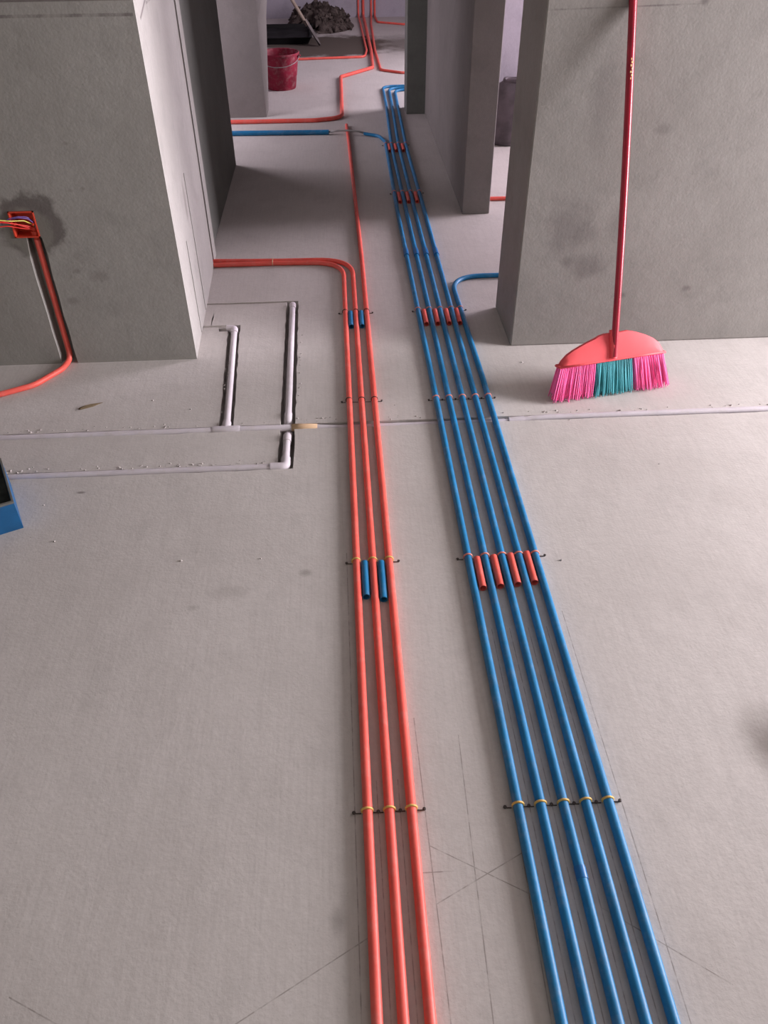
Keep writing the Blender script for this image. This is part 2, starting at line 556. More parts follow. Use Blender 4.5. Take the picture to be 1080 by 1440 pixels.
mb.relief(ue, ze, end_depth, end_point)
mb.add([(-3.2, 3.73, 0), (-0.60, 3.73, 0), (-0.60, 3.73, CEIL), (-3.2, 3.73, CEIL)], [(1, 0, 3, 2)])
struct(mb.build('wall_left', M_WALL_L))
struct(MB().box(0.641, 4.9, 2.737, 3.08, 0, CEIL).build('wall_right', M_WALL_R, bevel=0.006))
struct(MB().box(-0.80, -0.622, 3.73, 5.118, 0, CEIL).build('wall_corridor_left', M_WALL_SHADE, bevel=0.004))
struct(MB().box(0.647, 0.79, 4.176, 6.22, 0, CEIL).build('wall_corridor_right', M_WALL, bevel=0.004))
m = MB()      # its end is plastered out of true: the far edge leans into the opening
m.add([(-2.8, 6.22, 0), (-0.498, 6.22, 0), (-0.492, 6.42, 0), (-2.8, 6.42, 0),
       (-2.8, 6.22, CEIL), (-0.498, 6.22, CEIL), (-0.395, 6.42, CEIL), (-2.8, 6.42, CEIL), (-0.498, 6.22, 0.6), (-0.450, 6.42, 0.6), (-0.498, 6.22, 0.9), (-0.405, 6.42, 0.9)],
      [(0, 1, 8, 10, 5, 4), (1, 2, 9, 8), (8, 9, 11, 10), (10, 11, 6, 5), (2, 3, 7, 6, 11, 9), (3, 0, 4, 7), (4, 5, 6, 7), (3, 2, 1, 0)])
struct(m.build('wall_doorway_left', M_WALL))
struct(MB().box(0.512, 2.5, 6.22, 6.42, 0, CEIL).build('wall_doorway_right', M_WALL_SHADE, bevel=0.004))
struct(MB().box(-1.3, 2.5, 10.45, 10.65, 0, CEIL).build('wall_far', M_WALL_V))
struct(MB().box(-1.3, -1.12, 6.42, 10.45, 0, CEIL).build('wall_far_left', M_WALL_V))
struct(MB().box(0.79, 4.9, 5.62, 5.8, 0, CEIL).build('wall_right_room', M_WALL_V))


struct(MB().box(0.641, 0.79, 3.08, 4.176, 2.1, CEIL).build('trim_1', M_WALL))      # unseen lintels over the openings, added to darken the corridor
struct(MB().box(-0.80, -0.622, 5.118, 6.22, 2.1, CEIL).build('trim_2', M_WALL))
struct(MB().box(-0.498, 0.512, 6.22, 6.42, 2.1, CEIL).build('trim_3', M_WALL))
struct(MB().box(-0.568, 0.641, 2.737, 2.95, 2.25, CEIL).build('trim_4', M_WALL))


def wall_with_window(name, axis, a0, a1, c0, c1, w0, w1, z0, z1, mat):
    m = MB()
    def b(p0, p1, q0, q1):
        if p1 - p0 < 1e-4 or q1 - q0 < 1e-4: return
        if axis == 'x': m.box(c0, c1, p0, p1, q0, q1)
        else: m.box(p0, p1, c0, c1, q0, q1)
    b(a0, w0, 0, CEIL); b(w1, a1, 0, CEIL); b(w0, w1, 0, z0); b(w0, w1, z1, CEIL)
    return struct(m.build(name, mat))


wall_with_window('wall_balcony', 'x', -3.4, 2.737, 4.66, 4.9, 1.05, 2.55, 0.3, 2.3, M_WALL)
wall_with_window('wall_right_room_window', 'x', 3.08, 5.62, 4.66, 4.9, 4.25, 5.55, 0.2, 1.9, M_WALL)
wall_with_window('wall_left_room_window', 'x', 3.73, 6.22, -1.75, -1.55, 5.3, 6.1, 0.15, 1.25, M_WALL)
wall_with_window('wall_far_room_window', 'x', 6.42, 10.45, 2.36, 2.5, 6.53, 7.43, 0.5, 2.3, M_WALL_V)
wall_with_window('wall_back', 'y', -3.2, 4.9, -3.4, -3.16, -1.8, -0.2, 0.8, 2.2, M_WALL)
struct(MB().box(-3.4, -3.2, -3.4, 2.72, 0, CEIL).build('wall_west', M_WALL))

# ------------------------------------------------------------------ conduits on the floor
RP = 0.0103
RED_X = (0.005, 0.050, 0.0945)
BLUE_X = (0.311, 0.357, 0.404, 0.450, 0.4955)
GR, GB = 'red conduits on the floor', 'blue conduits on the floor'


def pipe(name, pts, mat, label, group=None, r=RP, seg=14, cat='conduit', amp=0.0012, seed=0, parent=None):
    o = MB().tube(wavy(pts, amp, 0.4, seed), r, seg).build(name, mat, parent, smooth=True, sharp=True)
    if parent is None: tag(o, label, cat, group)
    return o


def long_then(pts, corners):      # a straight run that starts behind the camera, then rounded corners
    return fillet(pts, corners, 10)


z = RP
pipe('conduit', long_then([(RED_X[0], -1.6, z), (RED_X[0] + .002, 2.0, z), (RED_X[0] + .002, 3.566, z), (-0.30, 3.580, z), (-0.615, 3.578, z)], [0, 0.20, 0]), M_RED,
     'leftmost of the three red conduits, bending left into the pale wall end', GR, seed=1)
pipe('conduit', long_then([(RED_X[1], -1.6, z), (RED_X[1], 2.0, z), (RED_X[1] - .002, 3.602, z), (-0.30, 3.608, z), (-0.618, 3.626, z)], [0, 0.22, 0]), M_RED,
     'middle one of the three red conduits, bending left into the pale wall end', GR, seed=2)
pipe('conduit', long_then([(RED_X[2], -1.6, z), (RED_X[2], 3.6, z), (0.088, 4.3, z), (0.079, 5.5, z), (0.073, 5.93, z)], 0), M_RED,
     'rightmost of the three red conduits, the one running straight on down the corridor', GR, seed=3)

ROWB = 3.655
b0 = pipe('conduit', long_then([(BLUE_X[0], -1.6, z), (BLUE_X[0], 2.5, z), (BLUE_X[0] - .004, 4.2, z), (0.318, 5.50, z), (0.285, 5.64, z), (0.185, 5.680, z + .006)], [0, 0, 0.10, 0.08]), M_BLUE,
     'leftmost of the five blue conduits, turning left through a thin grey bridge piece', GB, seed=4)
br = MB().tube(fillet([(0.195, 5.678, 0.018), (0.15, 5.69, 0.028), (0.08, 5.705, 0.0315), (0.01, 5.72, 0.028), (-0.065, 5.74, 0.014)], 0.05, 4), 0.0062, 10).build('bridge', M_GREYPIPE, b0, smooth=True)
br['label'] = 'thin grey bridge lifting the blue conduit over a red one'
MB().tube(wavy([(-0.05, 5.738, 0.0155), (-1.5, 5.79, 0.0155)], 0.001, .3, 12), 0.0155, 14).build('side_run', M_BLUE, b0, smooth=True, sharp=True)
b1 = pipe('conduit', long_then([(BLUE_X[1], -1.6, z), (BLUE_X[1], 2.5, z), (BLUE_X[1] - .002, 4.2, z), (0.352, 5.4, z), (0.380, 6.45, z), (0.385, 7.045, z), (1.2, 7.06, z)], [0, 0, 0, 0, 0.10]), M_BLUE,
     'second blue conduit from the red ones, running straight down the corridor', GB, seed=5)
b2 = pipe('conduit', long_then([(BLUE_X[2], -1.6, z), (BLUE_X[2], 2.5, z), (BLUE_X[2] - .004, 4.2, z), (0.398, 5.4, z), (0.424, 6.45, z), (0.432, 6.985, z), (1.2, 7.0, z)], [0, 0, 0, 0, 0.10]), M_BLUE,
     'middle one of the five blue conduits, with a dark coupling near the photographer', GB, seed=6)
b3 = pipe('conduit', long_then([(BLUE_X[3], -1.6, z), (BLUE_X[3], 2.5, z), (BLUE_X[3], 4.2, z), (0.446, 5.4, z), (0.466, 6.45, z), (0.475, 6.92, z), (1.2, 6.94, z)], [0, 0, 0, 0, 0.10]), M_BLUE,
     'fourth blue conduit from the red ones, running straight down the corridor', GB, seed=7)
b4 = pipe('conduit', long_then([(BLUE_X[4], -1.6, z), (BLUE_X[4], 2.5, z), (0.488, 3.06, z), (0.484, 3.376, z), (1.6, 3.38, z)], [0, 0, 0.15]), M_BLUE,
     'rightmost of the five blue conduits, curving right into the side doorway', GB, seed=8)
for par, x in ((b0, BLUE_X[0] - .003), (b1, BLUE_X[1] - .001), (b2, BLUE_X[2] - .002), (b3, BLUE_X[3])):
    MB().tube([(x, ROWB - .035, z + .0012), (x, ROWB + .035, z + .0012)], 0.0128, 14).build('coupling', M_BLUE2, par, smooth=True, sharp=True)
MB().tube([(BLUE_X[2], 0.664, z), (BLUE_X[2], 0.688, z)], 0.0114, 14).build('coupling', M_BLUE2, b2, smooth=True, sharp=True)

# far conduits
GF = 'red conduits in the far room'
WY = 10.45 - 0.012
pipe('conduit', fillet([(-1.5, 6.06, .014), (-0.15, 6.052, .014), (0.045, 6.11, .014), (0.056, 7.40, .014), (0.34, 7.74, .014), (0.360, 8.5, .014), (0.360, WY - .003, .014), (0.360, WY - .003, 2.7)], [0.15, 0.16, 0.07, 0.05, 0, 0.06]), M_RED,
     'red conduit zigzagging over the corridor floor from left doorway to far wall', GF, seed=21, r=0.0140)
pipe('conduit', fillet([(-1.10, 8.12, z), (-0.28, 8.17, z), (0.29, 8.22, z), (0.318, 8.5, z), (0.305, WY, z), (0.305, WY, 2.7)], [0, 0.07, 0, 0.06]), M_RED,
     'red conduit running left from the far wall bundle past the bucket', GF, seed=22)
pipe('conduit', fillet([(2.3, 7.47, z), (0.58, 7.53, z), (0.405, 7.66, z), (0.398, 8.5, z), (0.425, 9.95, z), (0.450, WY, z), (0.450, WY, 2.7)], [0.05, 0.08, 0, 0, 0.06]), M_RED,
     'red conduit curving right across the near part of the far room floor', GF, seed=23)
pipe('conduit', fillet([(2.3, 9.80, z), (0.77, 9.89, z), (0.50, 10.05, z), (0.490, WY, z), (0.490, WY, 2.7)], [0.05, 0.06, 0.06]), M_RED,
     'red conduit turning right close under the far wall', GF, seed=24)
pipe('conduit', [(0.795, 4.375, z), (2.6, 4.36, z)], M_RED, 'short stretch of red conduit seen through the right side doorway', None, seed=25)

# conduit dropping out of the socket box
pipe('conduit', fillet([(-1.040, 2.735, 0.472), (-1.043, 2.735, 0.012), (-1.058, 2.66, z), (-1.13, 2.55, z), (-1.24, 2.49, z), (-1.9, 2.40, z)], [0.045, 0.10, 0.10, 0.15]), M_RED,
     'red conduit dropping from the socket box in a wall chase and curling left', None, seed=26, amp=0.0005)

# ------------------------------------------------------------------ short spacer sleeves between the pipes
def sleeve(x, y0, y1, mat, label, group, dx=0.0):
    o = MB().tube([(x, y1, z), (x + dx, y0, z)], RP, 14, bore=0.0082).build('spacer_sleeve', mat, None, smooth=True, sharp=True)
    tag(o, label, 'pipe sleeve', group)


sleeve(0.0275, 1.420, 1.548, M_BLUE, 'near short blue sleeve between the left and middle red conduits', 'blue spacer sleeves')
sleeve(0.0722, 1.408, 1.546, M_BLUE, 'near short blue sleeve between the middle and right red conduits', 'blue spacer sleeves')
sleeve(0.0277, 2.925, 3.05, M_BLUE, 'far short blue sleeve between the left and middle red conduits', 'blue spacer sleeves')
sleeve(0.0715, 2.925, 3.05, M_BLUE, 'far short blue sleeve between the middle and right red conduits', 'blue spacer sleeves')
ordn = ['first', 'second', 'third', 'fourth']
for k in range(4):
    xm = (BLUE_X[k] + BLUE_X[k + 1]) / 2
    sleeve(xm, 1.432 + .004 * k, 1.545 + .004 * k, M_RED, f'{ordn[k]} red sleeve from the left in the nearest row between blue conduits', 'red spacer sleeves')
for k in range(4):
    xm = (BLUE_X[k] + BLUE_X[k + 1]) / 2 - (.003 if k == 3 else .001)
    sleeve(xm, 2.925, 3.045, M_RED, f'{ordn[k]} red sleeve from the left in the row beside the side doorway', 'red spacer sleeves')
for k in range(3):
    xm = (BLUE_X[k] + BLUE_X[k + 1]) / 2 - .002
    sleeve(xm, 4.36, 4.50, M_RED, f'{ordn[k]} red sleeve from the left in the shaded corridor row of three', 'red spacer sleeves')
for k in range(3):
    xm = (0.318 if k == 0 else BLUE_X[k] - .004) / 2 + (BLUE_X[k + 1] - .005) / 2
    sleeve(xm, 5.30, 5.43, M_RED, f'{ordn[k]} red sleeve from the left in the farthest row of three', 'red spacer sleeves')


# ------------------------------------------------------------------ tie wires nailed across the pipes
def tie(y, pipes, x0, x1, loop_mat, label, mids=False, wire=True, group='tie wires across the conduits'):
    e = empty('tie_wire', ((x0 + x1) / 2, y, 0), label, 'tie wire', group)
    edges = [x0] + list(pipes) + [x1]
    if wire:
        for i in range(len(edges) - 1):
            a = edges[i] + (0 if i == 0 else RP + .002)
            b = edges[i + 1] - (0 if i == len(edges) - 2 else RP + .002)
            MB().tube([(a, y, 0.0012), (b, y - .001, 0.0012)], 0.0011, 6).build('wire', M_WIRE, e)
    for x in pipes:
        pts = [(x - math.cos(t) * (RP + .0006), y, z + math.sin(t) * (RP + .0006)) for t in [math.pi * k / 12 for k in range(-2, 15)]]
        MB().tube(pts, 0.0017 if loop_mat is M_WIRE else 0.0027, 6).build('loop', loop_mat, e, smooth=True)
    spots = [x0, x1] + ([(edges[i] + edges[i + 1]) / 2 for i in range(1, len(edges) - 2)] if mids else [])
    for x in spots:
        MB().lathe([(0.0018, 0.0), (0.0018, 0.0035), (0.0038, 0.0037), (0.0038, 0.0052), (0.002, 0.006)], (x, y, 0), 10).build('nail', M_NAIL, e)
    return e


tie(0.828, RED_X, -0.022, 0.121, M_YEL, 'yellowish tie wire with nails, nearest across the red conduits', True)
tie(1.556, RED_X, -0.021, 0.121, M_YEL, 'yellow tie wire across the red conduits at the near blue sleeves', False)
tie(2.372, RED_X, -0.020, 0.120, M_WIRE, 'dark tie wire across the red conduits beside the white pipe', False)
tie(3.058, RED_X, -0.020, 0.120, M_WIRE, 'dark tie wire across the red conduits at the far blue sleeves', False)
tie(0.822, BLUE_X, 0.285, 0.522, M_YEL, 'yellowish tie wire with nails, nearest across the blue conduits', True)
tie(1.553, BLUE_X, 0.283, 0.524, M_PINKTIE, 'pink tie wire across the blue conduits at the near red sleeves', False)
tie(2.365, BLUE_X, 0.286, 0.520, M_PINKTIE, 'pink tie wire across the blue conduits beside the white pipe', True)
tie(3.056, [x - .001 for x in BLUE_X[:4]] + [0.488], 0.288, 0.512, M_PINKTIE, 'pink tie wire across the blue conduits beside the side doorway', False)
tie(4.515, [BLUE_X[0] - .002, BLUE_X[1] - .002, BLUE_X[2] - .004, BLUE_X[3] - .001], 0.288, 0.472, M_PINKTIE, 'tie wire across four blue conduits in the shaded corridor', False)
tie(5.445, [0.3175, 0.353, 0.399, 0.447], 0.296, 0.468, M_PINKTIE, 'farthest tie wire across the blue conduits', False)
e = empty('tie_wire', (-0.322, 3.6, 0), 'brown tie around the two red conduits bending left', 'tie wire', 'tie wires across the conduits')
for yy in (3.582, 3.612):
    MB().tube([(-0.322, yy - math.cos(t) * (RP + .0008), z + math.sin(t) * (RP + .0008)) for t in [math.pi * k / 12 for k in range(-2, 15)]], 0.0022, 6).build('loop', M_TAN, e, smooth=True)

# ------------------------------------------------------------------ white water pipes sunk in the floor
RW = 0.0118
ZW = -RW - 0.0012
ZH = -0.0025
wm = empty('water_pipe', (0, 2.232, ZW), 'long white water pipe crossing the whole floor in a shallow chase', 'water pipe', 'white water pipes')
MB().tube([(-3.15, 2.224, ZH), (-0.41, 2.231, ZH), (-0.16, 2.232, ZH), (-0.035, 2.2325, ZW), (0.2, 2.233, ZW), (0.53, 2.234, ZW), (0.57, 2.234, ZW)], RW, 14).build('pipe', M_WHITE, wm, smooth=True, sharp=True)
MB().tube([(0.565, 2.236, ZW + .002), (0.68, 2.236, ZH), (1.5, 2.237, ZH), (4.6, 2.237, ZH)], RW, 14).build('pipe', M_WHITE, wm, smooth=True, sharp=True)
MB().tube([(0.548, 2.235, ZW + .001), (0.600, 2.236, ZW + .003)], 0.0150, 14).build('coupling', M_WHITE, wm, smooth=True, sharp=True)
MB().tube([(-0.458, 2.232, ZH), (-0.452, 2.232, ZH), (-0.372, 2.232, ZH), (-0.366, 2.232, ZH)], 0.0150, 14, radii=[.0135, .0150, .0150, .0135]).tube(
    [(-0.412, 2.232, ZH), (-0.413, 2.275, ZH)], 0.0150, 14).build('tee', M_WHITE, wm, smooth=True, sharp=True)
MB().tube([(-0.413, 2.27, ZH - .002), (-0.446, 2.955, ZH - .002)], RW, 14).build('branch', M_WHITE, wm, smooth=True, sharp=True)
MB().tube(fillet([(-0.4448, 2.928, ZH - .002), (-0.4468, 2.966, ZH - .002), (-0.4788, 2.969, ZH - .002)], 0.012, 6), 0.0148, 14).build('elbow', M_WHITE, wm, smooth=True, sharp=True)
tp = MB().tube([(-0.192, 2.2318, ZH), (-0.16, 2.232, ZH), (-0.106, 2.2322, ZH - .0037)], RW + .0012, 14).build('mortar_smear', M_TAN, wm, smooth=True)
tp['label'] = 'tan smear on the white pipe'

wl = empty('water_pipe', (-0.2, 2.012, ZH), 'nearer of the two white water pipes, with an elbow turning towards the corridor', 'water pipe', 'white water pipes')
MB().tube([(-3.15, 2.006, ZH), (-0.235, 2.013, ZH)], RW, 14).build('pipe', M_WHITE, wl, smooth=True, sharp=True)
MB().tube(fillet([(-0.252, 2.013, ZH), (-0.204, 2.013, ZH), (-0.205, 2.058, ZH)], 0.014, 6), 0.0150, 14).build('elbow', M_WHITE, wl, smooth=True, sharp=True)
MB().tube([(-0.205, 2.05, ZH), (-0.205, 2.165, ZH)], RW, 14).build('riser', M_WHITE, wl, smooth=True, sharp=True)
MB().tube(fillet([(-0.205, 2.148, ZH), (-0.205, 2.188, ZH), (-0.205, 2.205, -0.0455), (-0.206, 2.265, -0.0455), (-0.206, 2.282, ZH), (-0.206, 2.318, ZH)], 0.02, 4), 0.0138, 14).build('bridge', M_WHITE, wl, smooth=True, sharp=True)
MB().tube([(-0.206, 2.31, ZH - .001), (-0.2165, 3.150, ZH - .001)], RW, 14).build('riser', M_WHITE, wl, smooth=True, sharp=True)
MB().tube([(-0.2160, 3.130, ZH - .001), (-0.2167, 3.168, ZH - .001)], 0.0140, 14).build('end_cap', M_WHITE, wl, smooth=True, sharp=True)

# crumbs of mortar along the chases
mb = MB()
rng = random.Random(3)
for k in range(190):
    w = rng.random()
    if w < 0.45: x, y = rng.uniform(-1.25, 1.5), MY[1] + abs(rng.gauss(0.006, 0.009)) + .006
    elif w < 0.75: x, y = rng.uniform(-1.2, -0.22), LY[1] + abs(rng.gauss(0.005, 0.008)) + .002
    elif w < 0.88: x, y = rng.choice([VA[0] - .008, VB[1] + .006]) + rng.gauss(0, .004), rng.uniform(2.28, 2.95)
    else: x, y = rng.uniform(-1.0, 1.4), rng.uniform(1.5, 2.7)
    if -0.02 < x < 0.12 or 0.28 < x < 0.52 or (VA[0] - .03 < x < VA[1] + .0 and w < .45): continue
    if VB[0] - .01 < x < VB[1] + .004: continue
    s = rng.uniform(0.0012, 0.0042)
    a = rng.random() * 6
    v = []
    for i in range(5):
        v.append((x + s * math.cos(a + i * 1.257) * rng.uniform(.7, 1.4), y + s * math.sin(a + i * 1.257) * rng.uniform(.7, 1.2), 0.0))
    for i in range(5):
        v.append((x + .6 * s * math.cos(a + i * 1.257), y + .6 * s * math.sin(a + i * 1.257), s * rng.uniform(.6, 1.1)))
    mb.add(v, [(5, 6, 7, 8, 9)] + [(i, (i + 1) % 5, 5 + (i + 1) % 5, 5 + i) for i in range(5)])
tag(mb.build('mortar_crumbs', M_CRUMB), 'pale mortar crumbs scattered along the floor chases', 'crumbs', kind='stuff')

# brown chip on the floor by the left wall
mb = MB()
pts = [(-0.045, -0.014), (-0.036, -0.018), (-0.012, -0.010), (0.012, 0.0), (0.030, 0.014), (0.048, 0.026), (0.028, 0.020), (0.004, 0.012), (-0.02, 0.002), (-0.036, -0.006)]
n = len(pts)
mb.add([(-0.901 + x * .85, 2.405 + y, 0.0005) for x, y in pts] + [(-0.901 + x * .8, 2.405 + y * .9, 0.004 + .002 * math.sin(i)) for i, (x, y) in enumerate(pts)],
       [tuple(range(n, 2 * n))] + [(i, (i + 1) % n, n + (i + 1) % n, n + i) for i in range(n)] + [tuple(reversed(range(n)))])
tag(mb.build('wood_chip', M_CHIP), 'thin brown chip lying on the floor below the left wall', 'chip')

# ------------------------------------------------------------------ socket box with wires
bx = empty('socket_box', (-1.063, 2.72, 0.528), 'open red socket box with loose wires set in the left wall', 'socket box')
t = 0.004
yf, yb = 2.717, 2.772
m = MB()
m.box(BX[0] + .001, BX[1] - .001, yb - .003, yb, BZ[0] + .001, BZ[1] - .001)
m.box(BX[0] + .001, BX[0] + t + .001, yf, yb, BZ[0] + .001, BZ[1] - .001)
m.box(BX[1] - t - .001, BX[1] - .001, yf, yb, BZ[0] + .001, BZ[1] - .001)
m.box(BX[0] + .001, BX[1] - .001, yf, yb, BZ[0] + .001, BZ[0] + t + .001)
m.box(BX[0] + .001, BX[1] - .001, yf, yb, BZ[1] - t - .001, BZ[1] - .001)
m.build('box_shell', M_BOXRED, bx)
for sx in (BX[0] + .012, BX[1] - .012):
    MB().tube([(sx, 2.745, 0.528), (sx, 2.718, 0.528)], 0.0045, 10, bore=.002).build('screw_lug', M_BOXRED, bx)
MB().tube([(-1.040, 2.736, 0.485), (-1.040, 2.736, 0.502)], 0.0135, 12, bore=0.0095).build('locknut', M_BOXRED, bx)
rng = random.Random(5)
wires = [(M_WY, [(-1.040, 2.736, 0.495), (-1.035, 2.735, 0.520), (-1.052, 2.700, 0.548), (-1.085, 2.665, 0.560), (-1.125, 2.645, 0.572), (-1.19, 2.64, 0.560)]),
         (M_WR, [(-1.042, 2.738, 0.495), (-1.040, 2.730, 0.515), (-1.065, 2.705, 0.532), (-1.095, 2.680, 0.548), (-1.135, 2.66, 0.560), (-1.20, 2.66, 0.552)]),
         (M_WR, [(-1.038, 2.739, 0.495), (-1.045, 2.728, 0.508), (-1.075, 2.710, 0.520), (-1.105, 2.690, 0.535), (-1.150, 2.68, 0.535), (-1.22, 2.68, 0.52)]),
         (M_WR, [(-1.036, 2.741, 0.495), (-1.050, 2.722, 0.515), (-1.085, 2.695, 0.540), (-1.110, 2.675, 0.555), (-1.160, 2.67, 0.558), (-1.22, 2.67, 0.54)]),
         (M_WB, [(-1.036, 2.736, 0.495), (-1.028, 2.728, 0.525), (-1.038, 2.705, 0.552), (-1.062, 2.690, 0.562), (-1.085, 2.690, 0.558), (-1.100, 2.70, 0.545)]),
         (M_WB, [(-1.040, 2.741, 0.495), (-1.030, 2.735, 0.530), (-1.045, 2.715, 0.555), (-1.070, 2.705, 0.560), (-1.098, 2.700, 0.556), (-1.125, 2.69, 0.542)])]
for mat, p in wires:
    MB().tube(fillet(p, 0.02, 4), 0.0017, 7).build('wire', mat, bx, smooth=True)

# ------------------------------------------------------------------ broom leaning on the right wall
S = Vector((0.925, 2.412, 0.13))
UP = Vector((-0.02268208, 0.29108671, 0.95642776)).normalized()
AX = Vector((0.98402245, 0.17548639, -0.0300724)); AX = (AX - UP * AX.dot(UP)).normalized()
NN = AX.cross(UP)      # towards the camera


def bp(u, v, w=0.0):
    return S + AX * u + UP * v + NN * w


broom = empty('broom', (0.94, 2.40, 0.0), 'red-handled broom with pink and teal bristles leaning on the right wall', 'broom')
# head: a fan-shaped shell, thicker along its lower band
outline = [(-0.193, -0.022), (-0.186, -0.004), (-0.166, 0.016), (-0.143, 0.030), (-0.118, 0.042), (-0.092, 0.053), (-0.066, 0.063), (-0.048, 0.072), (-0.030, 0.0765),
           (-0.010, 0.0775), (0.012, 0.0775), (0.034, 0.0795), (0.056, 0.0815), (0.075, 0.078), (0.100, 0.071), (0.128, 0.061), (0.155, 0.048), (0.178, 0.031), (0.192, 0.012), (0.198, -0.004)]


def low(u): return -0.022 + (u + 0.193) * (0.018 / 0.391)


m = MB()
vf, n = [], len(outline)
for side in (1, -1):
    for (u, v) in outline:
        th = 0.011
        vf.append(bp(u, v, side * th * 0.7))
    for (u, v) in outline:
        vf.append(bp(u * 0.985, low(u) + (v - low(u)) * 0.5, side * 0.019))
    for (u, v) in outline:
        vf.append(bp(u, low(u), side * 0.021))
F = []
for s_, base in ((0, 0), (1, 3 * n)):
    for r_ in range(2):
        for i in range(n - 1):
            q = (base + r_ * n + i, base + (r_ + 1) * n + i, base + (r_ + 1) * n + i + 1, base + r_ * n + i + 1)
            F.append(q if s_ == 0 else tuple(reversed(q)))
for i in range(n - 1):
    F.append((i, i + 1, 3 * n + i + 1, 3 * n + i))
    F.append((2 * n + i, 5 * n + i, 5 * n + i + 1, 2 * n + i + 1))
m.add(vf, F)
m.build('head', M_BROOMRED, broom, smooth=True, fix=True, sharp=True)
# rim band along the lower edge
m = MB()
for side in (1, -1):
    m.tube([bp(u, low(u) + .001, side * 0.019) for u in (-0.196, -0.1, 0, 0.1, 0.2)], 0.0042, 8)
m.tube([bp(-0.196, low(-.196), -0.019), bp(-0.196, low(-.196), 0.019)], 0.0042, 8)
m.tube([bp(0.200, low(.2), -0.019), bp(0.200, low(.2), 0.019)], 0.0042, 8)
m.build('rim', M_BROOMRED, broom, smooth=True)
MB().tube([bp(0.0, -0.006, 0.020), bp(-0.001, 0.04, 0.017), bp(-0.001, 0.09, 0.009)], 0.0155, 14, radii=[.0135, .0150, .0142]).build('socket', M_BROOMRED, broom, smooth=True, sharp=True)
h0, h1 = bp(0.0, 0.0, 0.022), bp(-0.004, 1.16, -0.012)
hd = MB().tube([h0.lerp(h1, k / 12) + AX * 0.006 * math.sin(math.pi * k / 12) for k in range(13)], 0.0118, 16).build('handle', M_HANDLE, broom, smooth=True, sharp=True)
m = MB()
for k in range(7):
    c = h0.lerp(h1, 0.735 + k * 0.0075) + AX * (0.006 * math.sin(math.pi * .76) - 0.003 + 0.003 * (k % 2)) + NN * 0.0112
    a, b = AX * 0.0016 * (1 + k % 3 * .5), UP * 0.0028
    m.add([c - a - b, c + a - b, c + a + b, c - a + b] + [q + NN * 0.0012 for q in (c - a - b, c + a - b, c + a + b, c - a + b)],
          [(4, 5, 6, 7), (0, 1, 5, 4), (1, 2, 6, 5), (2, 3, 7, 6), (3, 0, 4, 7), (0, 3, 2, 1)])
sk = m.build('sticker', M_GOLD, hd)
sk['label'] = 'worn gold print on the handle'


def bristles(u0, u1, mat, lab, seed, splay):
    rg = random.Random(seed)
    m = MB()
    N = int((u1 - u0) / 0.0032)
    for row in range(5):
        w0 = -0.015 + row * 0.0075
        for k in range(N):
            u = u0 + (u1 - u0) * (k + rg.random()) / N
            tuft = 0.35 * math.sin(u * 330)            # clumping
            ub = u * splay + 0.003 * tuft + rg.gauss(0, .0022)
            top = bp(u, low(u) - 0.001, w0)
            bot = bp(ub, 0, w0 * 1.7 + rg.gauss(0, .004))
            zlow = 0.001 + abs(rg.gauss(0, .006)) + (0.006 if row > 3 else 0)
            bot = bot + UP * ((zlow - bot.z) / UP.z)
            mid = top.lerp(bot, 0.5) + NN * rg.gauss(0, .001)
            m.tube([top, mid, bot], 0.0021, 4, radii=[.0021, .0024, .0013])
    # packed core of the tuft
    core = [bp(u, low(u) - .001, w) for u in (u0 + .002, u1 - .002) for w in (-.012, .012)]
    low_c = []
    for u in (u0 + .004, u1 - .004):
        for w in (-.018, .018):
            q = bp(u * splay, 0, w); low_c.append(q + UP * ((0.022 - q.z) / UP.z))
    m.add(core + low_c, [(0, 2, 3, 1), (4, 5, 7, 6), (0, 1, 5, 4), (2, 6, 7, 3), (1, 3, 7, 5), (0, 4, 6, 2)])
    o = m.build('bristles', mat, broom)
    o['label'] = lab


bristles(-0.192, -0.063, M_PINK, 'left block of pink bristles', 1, 1.13)
bristles(-0.058, 0.076, M_TEAL, 'middle block of teal bristles', 2, 1.10)
bristles(0.081, 0.197, M_PINK, 'right block of pink bristles', 3, 1.16)

# ------------------------------------------------------------------ blue crate at the left edge
cr = empty('storage_crate', (-0.948, 1.772, 0), 'blue crate with a dark top standing on the floor near the lower white pipe', 'crate')
E1 = Vector((-0.905, -0.425, 0)); E2 = Vector((-0.425, 0.905, 0)); O = Vector((-0.948, 1.766, 0)); HC = 0.098


def cpt(a, b, z_): return O + E1 * a + E2 * b + Vector((0, 0, z_))


def cbox(m, a0, a1, b0, b1, z0, z1, taper=0.0):
    v = []
    for zz, k in ((z0, taper), (z1, 0.0)):
        v += [cpt(a0 + k, b0 + k, zz), cpt(a1 - k, b0 + k, zz), cpt(a1 - k, b1 - k, zz), cpt(a0 + k, b1 - k, zz)]
    m.add(v, [(0, 1, 2, 3), (7, 6, 5, 4), (0, 4, 5, 1), (1, 5, 6, 2), (2, 6, 7, 3), (3, 7, 4, 0)])
    return m


